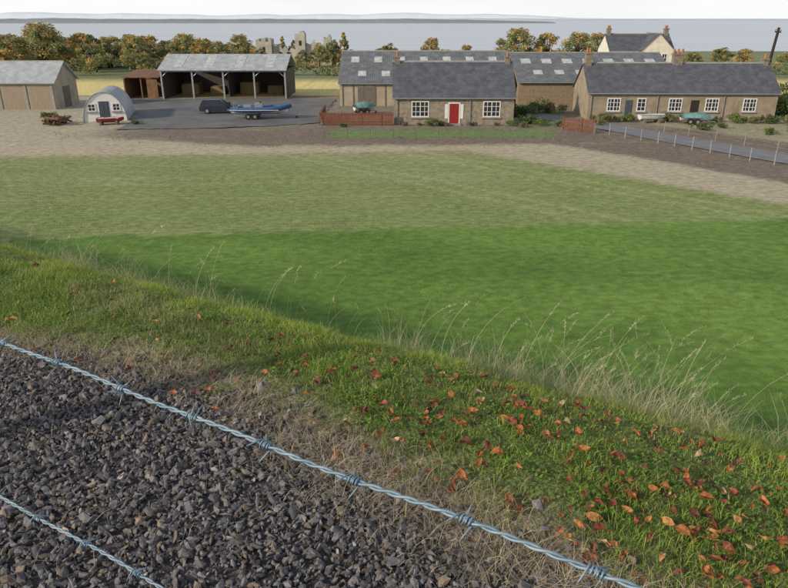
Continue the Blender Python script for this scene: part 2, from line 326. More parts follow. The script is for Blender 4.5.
# tall dry stems with seed heads
def stems():
    cs=[(-.55,.24,110),(-1.0,.35,40),(-1.8,.6,22),(-3.2,.9,40),(-5.2,.9,34),(.3,.5,22)]
    V=[];F=[];C=[]
    for c,sd,num in cs:
        for _ in range(num):
            s=rng.normal(c,sd); n=rng.uniform(CR+.15,CR+1.4); x,y=sn(s,n); z=float(bankz(np.array(s),np.array(n)))
            H=rng.uniform(.18,.52)*(1 if n<3.3 else 1.3); w=rng.uniform(.0007,.0012)
            la=rng.normal(.3,.6); bend=rng.uniform(.2,.8)*H
            if rng.random()<.25: la+=math.pi; bend*=.7
            col=np.array([.60,.53,.37])*rng.uniform(.65,1.15)
            o=len(V); K=8
            pa=rng.uniform(0,6.28); wx,wy=math.cos(pa)*w,math.sin(pa)*w
            pts=[]
            for i in range(K+1):
                t=i/K; px=x+math.cos(la)*bend*t**1.8; py=y+math.sin(la)*bend*t**1.8; pz=z+H*(t-.2*t**3)
                pts.append((px,py,pz)); ww=1-.5*t
                V+= [(px-wx*ww,py-wy*ww,pz),(px+wx*ww,py+wy*ww,pz)]; C+=[col,col]
            for i in range(K): F+=[(o+2*i,o+2*i+1,o+2*i+3),(o+2*i,o+2*i+3,o+2*i+2)]
            if rng.random()<.6:
                for q in range(18):
                    t=rng.uniform(.78,1); i=min(int(t*K),K-1); f=t*K-i; a=np.array(pts[i])*(1-f)+np.array(pts[i+1])*f
                    e=rng.normal(0,.0045,3)+np.array([math.cos(la)*.006,math.sin(la)*.006,.011]); o=len(V)
                    V+=[tuple(a),tuple(a+e+np.array([.0012,0,0])),tuple(a+e*1.0-np.array([.0012,0,-.002]))]; C+=[col*1.1]*3; F.append((o,o+1,o+2))
    npobj('tall_dry_grass',V,F,np.array(C),[grassm])
stems()
# fallen beech leaves
def leaves():
    N=540; s=np.where(rng.random(N)<.8,rng.normal(-.65,.85,N),rng.uniform(-4.5,1.2,N)); n=rng.uniform(1.8,2.68,N)
    a=rng.random(N)<.38; s[a]=rng.normal(.12,.3,a.sum()); n[a]=rng.uniform(1.5,2.3,a.sum())
    t=np.array([(-1,0),(-.45,.42),(.2,.5),(.7,.28),(1,0),(.7,-.28),(.2,-.5),(-.45,-.42),(-.45,0),(.2,0),(.7,0)])
    f=np.array([(0,8,1),(8,2,1),(8,9,2),(9,3,2),(9,10,3),(10,4,3),(0,7,8),(8,7,6),(8,6,9),(9,6,5),(9,5,10),(10,5,4)])
    sz=rng.uniform(.013,.030,N); fold=rng.uniform(.1,1.1,N); curl=rng.uniform(-.9,.9,N)
    P=np.zeros((N,11,3)); P[:,:,0]=t[:,0]*sz[:,None]; P[:,:,1]=t[:,1]*sz[:,None]*rng.uniform(.75,1.25,N)[:,None]
    P[:,:,2]=(np.abs(t[:,1])[None]*fold[:,None]+t[:,0][None]**2*curl[:,None])*sz[:,None]+rng.normal(0,.12,(N,11))*sz[:,None]
    a=rng.uniform(0,6.28,N); tx=rng.normal(0,.6,N); ca,sa=np.cos(a),np.sin(a); ct,st=np.cos(tx),np.sin(tx)
    X_,Y_,Z_=P[:,:,0],P[:,:,1],P[:,:,2]
    Y2=Y_*ct[:,None]-Z_*st[:,None]; Z2=Y_*st[:,None]+Z_*ct[:,None]
    X3=X_*ca[:,None]-Y2*sa[:,None]; Y3=X_*sa[:,None]+Y2*ca[:,None]
    x,y=sn(s,n); z=bankz(s,n)+rng.uniform(.012,.036,N)
    V=np.stack([X3+x[:,None],Y3+y[:,None],Z2+z[:,None]],-1)
    F=(f[None]+11*np.arange(N)[:,None,None]).reshape(-1,3)
    c=pick(N,[(.36,.13,.045),(.22,.065,.035),(.42,.20,.075),(.13,.05,.03),(.45,.32,.17)],[.34,.25,.13,.2,.08])
    npobj('fallen_leaves',V.reshape(-1,3),F,np.repeat(c,11,0),[mat('dead_leaf',(1,1,1),attr=True,scale=70,amt=.4,rough=.6,transl=.12)])
leaves()
# crop in near field
N=150000
y=13+25*rng.random(N)**.8; x=rng.uniform(-1,1,N)*(4+y*.72); ok=(.5*x+.866*y>14.2)&(y<33.3+.09*x+rng.normal(0,.35,N)+.25*wob(x,y,.9,9)); x,y=x[ok],y[ok]; N=len(x)
tf=.5+.5*wob(x*.6,y,2.2,8)
col=pick(N,[(.10,.205,.028),(.16,.29,.04),(.25,.36,.08)],[.45,.38,.17])
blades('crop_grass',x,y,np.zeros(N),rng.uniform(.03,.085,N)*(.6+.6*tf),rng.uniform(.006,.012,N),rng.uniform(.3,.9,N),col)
N=150000
y=32.5+24*rng.random(N); x=rng.uniform(-1,1,N)*(6+y*.66)
y=np.where(rng.random(N)<.6,np.round((y-.05*x)/.45)*.45+.05*x+rng.normal(0,.04,N),y)
ok=(y>33.6+.09*x)&(y<edgeG(x)+rng.normal(0,.5,N)); x,y=x[ok],y[ok]; N=len(x)
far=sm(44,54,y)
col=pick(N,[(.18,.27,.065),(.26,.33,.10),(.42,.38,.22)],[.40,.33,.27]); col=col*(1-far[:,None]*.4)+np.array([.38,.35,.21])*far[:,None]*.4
blades('young_crop',x,y,np.zeros(N),rng.uniform(.03,.075,N),rng.uniform(.010,.02,N),rng.uniform(.3,.9,N),col)

# ---------------------------------------------------------------- barbed wire fence
wirem=mat('galvanised_wire',(.16,.24,.31),(.27,.35,.41),scale=60,rough=.55,metal=.25,spec=.4)
fence=empty('barbed_wire_fence',(0,0,0))
def wire(p0,p1,name,phase):
    p0=np.array(p0);p1=np.array(p1); L=np.linalg.norm(p1-p0); t=(p1-p0)/L
    u=np.cross(t,[0,0,1]);u/=np.linalg.norm(u); v=np.cross(u,t)
    b=MB(); n=int(L/.0035)
    def cen(d): return p0+t*d+v*(.004*math.sin(d*5+phase)+.0015*math.sin(d*23))+u*.003*math.sin(d*7.7)
    for k in (0,math.pi):
        path=[]
        for i in range(n+1):
            d=L*i/n; a=2*math.pi*d/.040+k+.5*math.sin(d*9); path.append(cen(d)+(u*math.cos(a)+v*math.sin(a))*.00155)
        b.tube(path,.00150,6)
    o=b.obj(name,[wirem],parent=fence,smooth=True)
    b=MB(); d=.04+phase*.02
    while d<L-.03:
        c=cen(d); a0=random.uniform(0,6.28)
        for off,sg in ((0,1),(.006,-1)):
            path=[];tot=2.2*2*math.pi
            e0=a0+off*200
            w0=c+t*(off-.004)
            st=w0+(u*math.cos(e0)+v*math.sin(e0))*.0040
            tang=(-u*math.sin(e0)+v*math.cos(e0))
            path.append(st-tang*.016-t*.005*sg); path.append(st-tang*.007-t*.002*sg)
            for i in range(19):
                a=e0+tot*i/18; path.append(w0+t*(.0075*i/18)+(u*math.cos(a)+v*math.sin(a))*.0040)
            a=e0+tot; tang=(-u*math.sin(a)+v*math.cos(a)); path.append(path[-1]+tang*.008+t*.003*sg); path.append(path[-1]+tang*.011+t*.004*sg)
            rr=[.0003]+[.0010]*(len(path)-2)+[.0003]; b.tube(path,rr,6)
        d+=.118+random.uniform(-.012,.012)
    b.obj(name+'_barbs',[wirem],parent=fence,smooth=True)
dw=np.array([.742,-.452,0])
a=np.array([-.555,.866,9.58]); wire(a-dw*2.4,a+dw*2.0,'wire_top',0.)
a=np.array([-.642,.907,9.28]); wire(a-dw*2.3,a+dw*2.1,'wire_middle',1.)
for k in (-2.35,1.95):
    p=np.array([-.58,.885,0])+dw*k; b=MB(); b.box(p[0]-.045,p[0]+.045,p[1]+.01,p[1]+.1,8.0,9.85); b.obj('post',[M['wood']],parent=fence,bevel=.008)

# ---------------------------------------------------------------- buildings
def parts(par,L,dep,eave,ridge,wall,roof,ox=0,oy=0,oz=0,rot=0,over=.28,pref='',verge=.15):
    b=MB(); b.prismx([(0,-.3),(dep,-.3),(dep,eave),(dep/2,ridge),(0,eave)],0,L); b.obj(pref+'walls',[wall],par,(ox,oy,oz),rot)
    run=dep/2; rise=ridge-eave; l=math.hypot(run,rise); e=(run/l,rise/l); nr=(-rise/l,run/l)
    b=MB()
    for sgn in (0,1):
        p0=(-e[0]*over+nr[0]*.02, eave-e[1]*over+nr[1]*.02); p1=(run+nr[0]*.02,ridge+nr[1]*.02)
        q1=(p1[0]+nr[0]*.1,p1[1]+nr[1]*.1); q0=(p0[0]+nr[0]*.1,p0[1]+nr[1]*.1)
        pr=[p0,p1,q1,q0]
        if sgn: pr=[(dep-y,z) for y,z in pr][::-1]
        b.prismx(pr,-verge,L+verge)
    b.obj(pref+'roof',[roof],par,(ox,oy,oz),rot)
    b=MB(); b.prismx([(run-.16,ridge-.02),(run+.16,ridge-.02),(run+.05,ridge+.19),(run-.05,ridge+.19)],-verge-.01,L+verge+.01); b.obj(pref+'ridge_cap',[M['concrete']],par,(ox,oy,oz),rot)
    b=MB(); b.tube([(-verge,-over*e[0]-.06,eave-over*e[1]+.02),(L+verge,-over*e[0]-.06,eave-over*e[1]+.02)],.06,8); b.obj(pref+'gutter',[M['grey']],par,(ox,oy,oz),rot)
def window(par,x,z,w,h,nx=3,nz=3,y=0,sill=True):
    b=MB(); f=.1
    b.box(x,x+w,y-.05,y+.04,z,z+f);b.box(x,x+w,y-.05,y+.04,z+h-f,z+h)
    b.box(x,x+f,y-.049,y+.041,z+f,z+h-f);b.box(x+w-f,x+w,y-.049,y+.041,z+f,z+h-f)
    for i in range(1,nx):
        xx=x+w*i/nx; t=.05 if not(nx==4 and i==2) else .08; b.box(xx-t/2,xx+t/2,y-.04,y+.02,z+f,z+h-f)
    for i in range(1,nz):
        zz=z+h*i/nz; t=.045; b.box(x+f,x+w-f,y-.036,y+.018,zz-t/2,zz+t/2)
    b.obj('window_frame',[M['white']],par)
    b=MB(); b.box(x+f-.01,x+w-f+.01,y-.015,y+.03,z+f-.01,z+h-f+.01); b.obj('window_glass',[M['glass']],par)
    if sill: b=MB(); b.box(x-.1,x+w+.1,y-.13,y+.02,z-.13,z-.003); b.obj('window_sill',[M['concrete']],par)
def door(par,x,w,h,m,y=0,frame=True):
    b=MB(); b.box(x,x+w,y-.03,y+.03,.05,h)
    for i in range(2):
        for k in range(2): b.box(x+w*(.12+.44*i),x+w*(.44+.44*i),y-.045,y,.25+k*(h-.2)*.5,.25+k*(h-.2)*.5+(h*.36))
    b.obj('door',[m],par)
    if frame:
        b=MB(); b.box(x-.12,x-.005,y-.05,y+.04,.05,h+.12);b.box(x+w+.005,x+w+.12,y-.05,y+.04,.05,h+.12);b.box(x-.005,x+w+.005,y-.05,y+.04,h+.005,h+.12)
        b.obj('door_frame',[M['white']],par)
    b=MB(); b.box(x-.2,x+w+.2,y-.6,y-.01,-.05,.12); b.obj('door_step',[M['concrete']],par)
def chimney(par,x,y,z0,h,w=.9,d=.6,pots=2):
    b=MB(); b.box(x-w/2,x+w/2,y-d/2,y+d/2,z0,z0+h); b.box(x-w/2-.07,x+w/2+.07,y-d/2-.07,y+d/2+.07,z0+h+.002,z0+h+.16); b.obj('chimney',[M['chim']],par)
    b=MB()
    for i in range(pots):
        px=x+(i-(pots-1)/2)*w*.45; b.tube([(px,y,z0+h+.15),(px,y,z0+h+.62)],[.14,.11],10)
    b.obj('chimney_pots',[M['pot']],par,smooth=False)
def downpipe(par,x,h):
    b=MB(); b.tube([(x,-.3,h),(x,-.09,h-.3),(x,-.09,.1)],.045,6); b.obj('downpipe',[M['grey']],par)

c=empty('stone_cottage',(0,70.2,0))
parts(c,12,7,2.73,5.75,M['stone'],M['slate'])
window(c,1.75,.75,1.75,1.55,4,3); window(c,8.9,.75,1.75,1.55,4,3)
door(c,5.55,.95,2.05,M['reddoor']); 
b=MB(); b.box(5.1,5.4,-.05,.03,.6,2.0); b.box(6.65,6.95,-.05,.03,.6,2.0); b.obj('side_lights',[M['white']],c)
chimney(c,11.6,3.5,5.3,.9,.5,.7,1); chimney(c,.35,3.5,5.3,.9,.5,.7,1); downpipe(c,.3,2.65); downpipe(c,7.6,2.65)
b=MB(); b.tube([(10.2,3.4,5.7),(10.2,3.4,7.3)],.02,6); b.tube([(9.9,3.4,7.2),(10.5,3.4,7.2)],.012,5); b.tube([(9.95,3.4,6.95),(10.45,3.4,6.95)],.012,5); b.obj('tv_aerial',[M['steel']],c)
c=empty('cottage_row',(20.4,74.0,0),math.radians(-1.5))
parts(c,19.6,7,2.8,5.4,M['harl'],M['slate'])
for wx in (2.0,5.1,8.4,12.2,16.1): window(c,wx,.85,1.4 if wx!=5.1 else .95,1.35,4 if wx!=5.1 else 2,3)
door(c,3.9,.75,2.0,M['greytarp'],frame=False); door(c,10.7,.85,2.0,M['darkwood'],frame=False); door(c,14.8,.85,2.0,M['harl'],frame=False)
for q in (.3,7.2,14.1): downpipe(c,q,2.7)
chimney(c,.4,3.5,4.9,1.5,.6,1.0,2); chimney(c,9.9,3.5,5.0,1.3,1.0,.7,3); chimney(c,19.2,3.5,5.0,.8,.5,.8,1)
def panels(par,L,dep,eave,ridge,lst,name='skylights'):
    run=dep/2; rise=ridge-eave; l=math.hypot(run,rise); b=MB()
    for x,w,t0,t1 in lst:
        nr=(-rise/l,run/l); a=(run*t0+nr[0]*.1,eave+rise*t0+nr[1]*.1); bb=(run*t1+nr[0]*.1,eave+rise*t1+nr[1]*.1)
        b.prismx([a,bb,(bb[0]+nr[0]*.05,bb[1]+nr[1]*.05),(a[0]+nr[0]*.05,a[1]+nr[1]*.05)],x,x+w)
    b.obj(name,[M['skylight']],par)
c=empty('long_barn',(-6.6,86,0))
parts(c,21,15,2.7,5.9,M['beige'],M['barn_roof'])
panels(c,21,15,2.7,5.9,[(1.2+i*2.9,1.0,.62,.80) for i in range(7)]+[(2.2+i*2.9,1.0,.18,.34) for i in range(7)])
b=MB(); 
for i in range(6): b.box(.3+i*1.3,.42+i*1.3,-.06,.03,0,2.5)
b.obj('wall_battens',[M['wood']],c)
b=MB(); b.box(2.2,4.4,-.05,.05,0,2.2); b.obj('barn_door',[M['wood']],c)
c=empty('brick_barn',(14.9,85,0))
parts(c,19,15.5,2.9,5.75,M['brick'],M['barn_roof'])
panels(c,19,15.5,2.9,5.75,[(1.0+i*2.6,1.2,.60,.76) for i in range(7)]+[(2.1+i*2.6,1.1,.22,.36) for i in range(6)])
c=empty('open_steel_shed',(-30.5,93.4,0))
L_,dp=16.2,9.5
run=dp/2; eave,rid=3.75,5.35
b=MB()
for sg in (0,1):
    pr=[(-.4,eave-.13),(run,rid),(run,rid+.09),(-.4,eave-.04)]
    if sg: pr=[(dp-y,z) for y,z in pr][::-1]
    b.prismx(pr,-.3,L_+.3)
b.obj('roof',[M['shed_roof']],c)
panels(c,L_,dp,eave-.05,rid-.03,[(1.6+i*4.0,1.1,.1,.9) for i in range(4)])
b=MB()
for i in range(5):
    x=i*L_/4; b.box(x-.1,x+.1,0,.2,-.1,eave-.05); b.tube([(x,.1,eave-1.0),(x+ (1.0 if i<4 else -1.0),.1,eave-.12)],.05,6)
b.box(-.1,L_+.1,.02,.18,eave-.3,eave-.06); b.obj('steel_posts',[M['steel']],c)
b=MB(); b.box(0,L_,dp-.15,dp,-.1,eave-.1); b.box(.0,.12,.3,dp-.16,-.1,eave-.15); b.box(L_-.12,L_,.3,dp-.16,-.1,eave-.15); b.box(L_/2-.06,L_/2+.06,3,dp-.16,-.1,eave-.4); b.obj('cladding_walls',[mat('dark_cladding',(.07,.065,.06),(.1,.09,.08),scale=2)],c)
b=MB()
for i,(x,w,h) in enumerate([(1,2.4,1.5),(4.9,2,1.1),(9,2.6,1.7),(12.8,2.2,1.2)]): b.box(x,x+w,5+.3*i,7.4,0,h)
b.obj('stored_bales',[mat('hay_bales',(.3,.23,.11),(.2,.15,.08),scale=6,bump=.5)],c,bevel=.15)
c=empty('rusty_lean_to',(-35.6,93.6,0))
b=MB(); b.prismx([(-.2,2.7),(6,3.3),(6,3.4),(-.2,2.8)],-.1,4.8); b.obj('roof',[M['rust']],c)
b=MB(); b.box(.0,.15,0,5.8,0,2.6); b.box(0.16,4.5,5.6,5.8,0,3.1); b.box(2.2,2.35,0,.15,0,2.68); b.box(3.0,4.4,.05,.12,0,2.5); b.obj('walls',[M['rust']],c)
c=empty('store_shed',(-59,82.5,0),math.radians(0))
parts(c,19.4,6.2,3.05,5.1,M['beige'],M['shed_roof'],verge=.3)
b=MB()
for i in range(6): b.box(1+i*3.1,3.6+i*3.1,-.06,.03,0,2.55)
b.obj('sliding_doors',[mat('door_brown',(.35,.28,.215),(.28,.22,.17),scale=2,stretch=(5,1,.5))],c)
b=MB()
for i in range(7): b.box(.55+i*3.1-.15,.55+i*3.1+.15,-.09,.02,-.1,2.9)
b.obj('piers',[M['concrete']],c)
b=MB(); b.box(19.38,19.45,2.2,4,0,2.4); b.obj('gable_door',[M['wood']],c)
c=empty('nissen_hut',(-30.0,72.6,0),math.radians(14))
b=MB(); vs=[];fs=[];na=20;nl=90
for i in range(nl+1):
    r=2.15+(.03 if i%2 else 0)
    for k in range(na+1):
        a=math.pi*k/na; vs.append((r*math.cos(a),7.5*i/nl,1.38*r*math.sin(a)-.05))
for i in range(nl):
    for k in range(na): q=i*(na+1)+k; fs.append((q,q+1,q+na+2,q+na+1))
b.add(vs,fs); b.obj('corrugated_shell',[mat('nissen_sheet',(.46,.47,.48),(.33,.34,.35),scale=1.5,rough=.5,metal=.2)],c)
for yy,nm in ((.12,'front_wall'),(7.3,'back_wall')):
    b=MB(); b.prismy([(2.1*math.cos(math.pi*k/20),2.1*1.38*math.sin(math.pi*k/20)-.02) for k in range(21)],yy,yy+.1); b.obj(nm,[M['white']],c)
door(c,-.5,1.0,2.0,M['greytarp'],y=.12,frame=False); window(c,-1.6,1.0,.8,.8,2,2,y=.12); window(c,.8,1.0,.8,.8,2,2,y=.12)
c=empty('white_farmhouse',(35.5,119,0))
parts(c,10.5,7,5.0,7.4,M['whitewall'],M['slate'])
parts(c,6,5.4,5.0,7.6,M['whitewall'],M['slate'],ox=10.2,oy=-1.2,rot=math.radians(90),pref='wing_')
for wx in (1.2,3.2): window(c,wx,3.4,.9,1.2,2,2); 
window(c,6.6,3.3,.9,1.3,2,2,y=-1.2); window(c,8.2,3.3,.9,1.3,2,2,y=-1.2)
chimney(c,.5,3.5,6.9,1.3,.6,.9,2); chimney(c,10.1,3.5,6.9,1.3,.6,.9,2)
c=empty('castle_ruin',(-32,168,0)); b=MB()
b.prismy([(0,-2),(3.6,-2),(3.6,5.4),(3.0,5.6),(2.9,4.9),(2.3,4.8),(2.2,5.7),(1.4,5.6),(1.3,4.9),(.8,5),(.7,5.5),(0,5.3)],0,4)
b.prismy([(3.7,-2),(9,-2),(9,3.1),(8,3.5),(7.4,2.6),(6.6,3.9),(6,3.2),(5.1,4.4),(4.4,3.6),(3.7,4.2)],1,1.8)
b.prismy([(9.1,-2),(11.4,-2),(11.4,6.6),(10.9,7.2),(10.2,7.1),(10.1,6.4),(9.1,6.6)],0,3)
b.prismy([(11.5,-2),(15.6,-2),(15.6,3.9),(14.6,4.5),(14.1,3.4),(13.4,5.3),(12.6,4.2),(11.5,4.6)],.8,1.5)
b.prismy([(15.7,-2),(17.4,-2),(17.4,5.8),(17,6.4),(16.3,5.5),(15.7,5.9)],0,2.4)
b.obj('ruined_walls',[M['castle']],c)
b=MB()
for x,z in ((1.5,2.6),(5,1.5),(7,1.5),(10,4),(13,2),(16.3,3.4)): b.box(x,x+.6,-.03 if x not in(5,7,13) else .75,.1 if x not in (5,7,13) else .95,z,z+1.1)
b.obj('window_slots',[M['darkwood']],c)

c=empty('utility_pole',(43.4,84,0)); c.rotation_euler=(0,math.radians(5),0)
b=MB(); b.tube([(0,0,-.5),(0,0,9.0)],[.2,.15],10); b.box(-.35,.35,-.07,.07,8.45,8.58); 
for x in (-.3,.3): b.tube([(x,0,8.58),(x,0,8.78)],.04,6)
b.obj('pole',[M['darkwood']],c)

# ---------------------------------------------------------------- boats and car
def hull(b,L,B,H,mi=0,deck=1,z0=0,flat=.75):
    secs=[];K=9
    for i in range(K+1):
        t=i/K; x=-L/2+L*t; w=B/2*(1-max(0,(t-.45)/.55)**2.2)*(.86+.14*min(1,t*3)); kz=z0+H*.55*max(0,(t-.6)/.4)**2; gz_=z0+H*(1+.18*t*t)
        secs.append([(x,-w,gz_),(x,-w*flat,z0+H*.4+(kz-z0)*.6),(x,0,kz),(x,w*flat,z0+H*.4+(kz-z0)*.6),(x,w,gz_)])
    vs=[p for s in secs for p in s]; fs=[]
    for i in range(K):
        for k in range(4): q=i*5+k; fs.append((q,q+5,q+6,q+1))
    fs.append((0,1,2,3,4)); b.add(vs,fs,mi)
    vs=[];fs=[]
    for s in secs: vs+=[(s[0][0],s[0][1]*.86,s[0][2]-.05),(s[4][0],s[4][1]*.86,s[4][2]-.05)]
    for i in range(K): fs.append((2*i,2*i+1,2*i+3,2*i+2))
    b.add(vs,fs,deck)
def trailer(par,L,B,z):
    b=MB()
    for s in (-1,1): b.tube([(-L*.42,s*B*.3,z),(L*.25,s*B*.3,z),(L*.5,0,z)],.045,6)
    for x in (-L*.35,-L*.05,L*.2): b.tube([(x,-B*.35,z),(x,B*.35,z)],.035,6)
    b.tube([(L*.5,0,z),(L*.66,0,z-.05)],.05,6); b.tube([(L*.6,0,z),(L*.6,0,.1)],.03,6); b.tube([(L*.48,0,z),(L*.48,0,z+.6)],.04,6)
    b.tube([(-L*.12,-B*.5,.3),(-L*.12,B*.5,.3)],.04,6)
    b.obj('trailer_frame',[M['steel']],par)
    b=MB()
    for s in (-1,1):
        for dx in (-.35,.35): b.tube([(-L*.12+dx,s*B*.52-.09,.31),(-L*.12+dx,s*B*.52+.09,.31)],.31,16); b.tube([(-L*.12+dx,s*B*.52-.1,.31),(-L*.12+dx,s*B*.52+.1,.31)],.14,10,mi=1)
    b.tube([(L*.6,-.04,.12),(L*.6,.04,.12)],.12,10); b.obj('trailer_wheels',[M['tyre'],M['grey']],par)
    b=MB()
    for s in (-1,1): b.box(-L*.12-.75,-L*.12+.75,s*B*.52-.12,s*B*.52+.12,.66,.70)
    b.obj('mudguards',[M['greytarp']],par)
c=empty('inflatable_boat_on_trailer',(-14.2,74.4,.06),math.radians(2))
trailer(c,6.4,2.1,.4)
b=MB(); hull(b,5.9,1.5,.55,0,1,.42); b.obj('hull',[M['hull_white'],M['grey']],c,smooth=False)
b=MB()
half=[(-3.3,-.95,.98),(-2,-.97,.98),(0,-.97,1.0),(1.2,-.93,1.04),(2.2,-.72,1.14),(2.9,-.36,1.24),(3.15,0,1.28)]
pth=half+[(x,-y,z) for x,y,z in half[:-1][::-1]]
b.tube(pth,[.08,.25,.26,.26,.25,.23,.22,.23,.25,.26,.26,.25,.08],12); b.obj('inflatable_tubes',[M['blue']],c,smooth=True)
b=MB(); b.box(-3.0,2.1,-1.235,-1.222,.95,1.0); b.obj('rubbing_strake',[M['hull_white']],c)
b=MB(); b.box(-.5,.3,-.35,.35,.9,1.6); b.box(.05,.12,-.33,.33,1.61,1.85,1); b.box(-1.7,-.9,-.3,.3,.9,1.4); 
for s in (-.6,.6): b.tube([(-2.7,s,1.0),(-2.6,s,1.75)],.03,6)
b.tube([(-2.6,-.6,1.75),(-2.6,.6,1.75)],.03,6); b.obj('console_and_seat',[M['grey'],M['glass']],c,bevel=.04)
b=MB(); b.box(-3.6,-3.1,-.2,.2,1.2,1.7); b.box(-3.45,-3.25,-.08,.08,.5,1.21); b.box(-3.6,-3.15,-.12,.12,.66,.71); b.obj('outboard_motor',[M['tyre']],c,bevel=.06)
def cover(par,L,B,z,h,m):
    b=MB();K=8;vs=[];fs=[]
    for i in range(K+1):
        t=i/K;x=-L/2+L*t;w=B/2*(1-max(0,(t-.45)/.55)**2.2)+.03;hh=h*(math.sin(math.pi*(.12+.8*t)))
        for k in range(7): a=math.pi*k/6; vs.append((x,w*math.cos(a),z+hh*math.sin(a)*(1+.06*math.sin(i*3+k))-.08))
    for i in range(K):
        for k in range(6): q=i*7+k; fs.append((q,q+1,q+8,q+7))
    fs+=[tuple(range(7)),tuple(range(K*7,K*7+7))[::-1]]
    b.add(vs,fs); b.obj('tarpaulin_cover',[m],par,smooth=True)
# parked estate car: lower body, tapering glasshouse, wheels
c=empty('parked_car',(-19.6,79.0,.06),math.radians(7))
b=MB(); b.prismy([(-2.15,.3),(-2.2,.62),(-2.1,.92),(-1.9,.96),(.85,.95),(1.75,.82),(2.12,.66),(2.16,.32),(1.75,.26),(-1.75,.26)],-.86,.86)
b.obj('body',[M['carpaint']],c,bevel=.07)
b=MB(); lo_=[(-2.02,.94),(.95,.94)];hi_=[(-1.72,1.42),(.15,1.44)]
vs=[(lo_[0][0],-.8,.94),(lo_[1][0],-.8,.94),(lo_[1][0],.8,.94),(lo_[0][0],.8,.94),(hi_[0][0],-.64,1.4),(hi_[1][0],-.64,1.42),(hi_[1][0],.64,1.42),(hi_[0][0],.64,1.4)]
b.add(vs,[(0,1,5,4),(1,2,6,5),(2,3,7,6),(3,0,4,7),(4,5,6,7)]); b.obj('windows',[M['glass']],c)
b=MB(); b.prismy([(-1.78,1.39),(-1.7,1.46),(.1,1.475),(.2,1.41)],-.67,.67)
for sy in (-1,1):
    for xa,xb in ((-2.02,-1.72),(-.95,-.95),(.0,-.05),(.95,.15)): b.tube([(xa,sy*.81,.94),(xb,sy*.65,1.41)],.035,6)
b.obj('roof_and_pillars',[M['carpaint']],c)
b=MB()
for x in (-1.32,1.35):
    for sy in (-1,1): b.tube([(x,sy*.78-.1,.31),(x,sy*.78+.1,.31)],.31,18); b.tube([(x,sy*.78-.11,.31),(x,sy*.78+.11,.31)],.18,12,mi=1)
b.obj('wheels',[M['tyre'],M['grey']],c)
b=MB()
for sy in (-1,1): b.box(1.98,2.13,sy*.6-.17,sy*.6+.17,.58,.72); b.box(-2.21,-2.1,sy*.68-.1,sy*.68+.1,.6,.85,1); b.box(.62,.75,sy*.92-.08,sy*.92+.08,.95,1.07,2)
b.obj('lamps_and_mirrors',[M['skylight'],M['reddoor'],M['carpaint']],c)
c=empty('covered_dinghy',(-3.3,78.5,0),math.radians(20)); trailer(c,2.2,1.3,.35); b=MB(); hull(b,2.4,1.3,.5,0,0,.35); b.obj('hull',[M['hull_white']],c); cover(c,2.5,1.4,.85,.6,M['teal'])
c=empty('covered_dinghy',(30.6,70.6,0),math.radians(-12)); trailer(c,2.8,1.5,.3); b=MB(); hull(b,3.1,1.5,.45,0,0,.3); b.obj('hull',[M['hull_white']],c); cover(c,3.2,1.6,.75,.5,M['teal'])
c=empty('rowing_boat',(26.4,71.4,0),math.radians(5)); b=MB(); hull(b,2.7,1.3,.5,0,1,.3); 
for x in (-.8,0,.7): b.box(x-.12,x+.12,-.5,.5,.74,.79,1)
b.obj('hull',[M['hull_white'],M['grey']],c); b=MB(); b.box(-1,-.8,-.6,.6,0,.45); b.box(.5,.7,-.6,.6,0,.5); b.obj('chocks',[M['wood']],c)
c=empty('rowing_boat',(-28.6,70.4,0),math.radians(12)); b=MB(); hull(b,2.6,1.3,.45,0,1,.2)
for x in (-.8,0,.7): b.box(x-.12,x+.12,-.5,.5,.6,.65,1)
b.obj('hull',[M['hull_red'],M['hull_white']],c); b=MB(); b.box(-1,-.8,-.6,.6,0,.4); b.box(.5,.7,-.6,.6,0,.45); b.obj('chocks',[M['wood']],c)

# log pile
b=MB()
for i in range(34):
    row=i%3; x=-34.0+random.uniform(-.8,.9)+.1*row; y=70.3+random.uniform(-1,1.2); z=.15+row*.25; a=random.uniform(-1.5,1.5); l=random.uniform(.3,.8); r=random.uniform(.08,.17)
    p=Vector((x-l*math.cos(a),y-l*math.sin(a),z+random.uniform(-.05,.3))); q=Vector((x+l*math.cos(a),y+l*math.sin(a),z)); b.tube([p,q],[r,r*.85],9)
b.obj('log_pile',[M['log']])

# fences
def board_fence(name,p,q,h,m,wid=.14,gap=.012,posts=2.0):
    p=Vector((*p,0));q=Vector((*q,0));L=(q-p).length;ang=math.atan2(q.y-p.y,q.x-p.x);b=MB();x=0
    while x<L:
        hh=h+random.uniform(-.03,.03); b.box(x,x+wid,-.02,.01,.05,hh); x+=wid+gap
    for z in (.3,h-.25): b.box(0,L,.012,.06,z,z+.09)
    x=0
    while x<=L: b.box(x-.05,x+.05,.062,.16,-.2,h+.05); x+=posts
    return b.obj(name,[m],loc=p,rotz=ang)
board_fence('red_wooden_fence',(-7.2,69.6),(-.2,69.6),1.25,M['redwood'],wid=.11,gap=.03)
board_fence('red_wooden_fence',(-7.3,69.8),(-7.4,76),1.25,M['redwood'],wid=.11,gap=.03)
board_fence('red_garden_gate',(16.2,66.8),(18.6,64.6),1.2,M['redwood'],wid=.09,gap=.07)
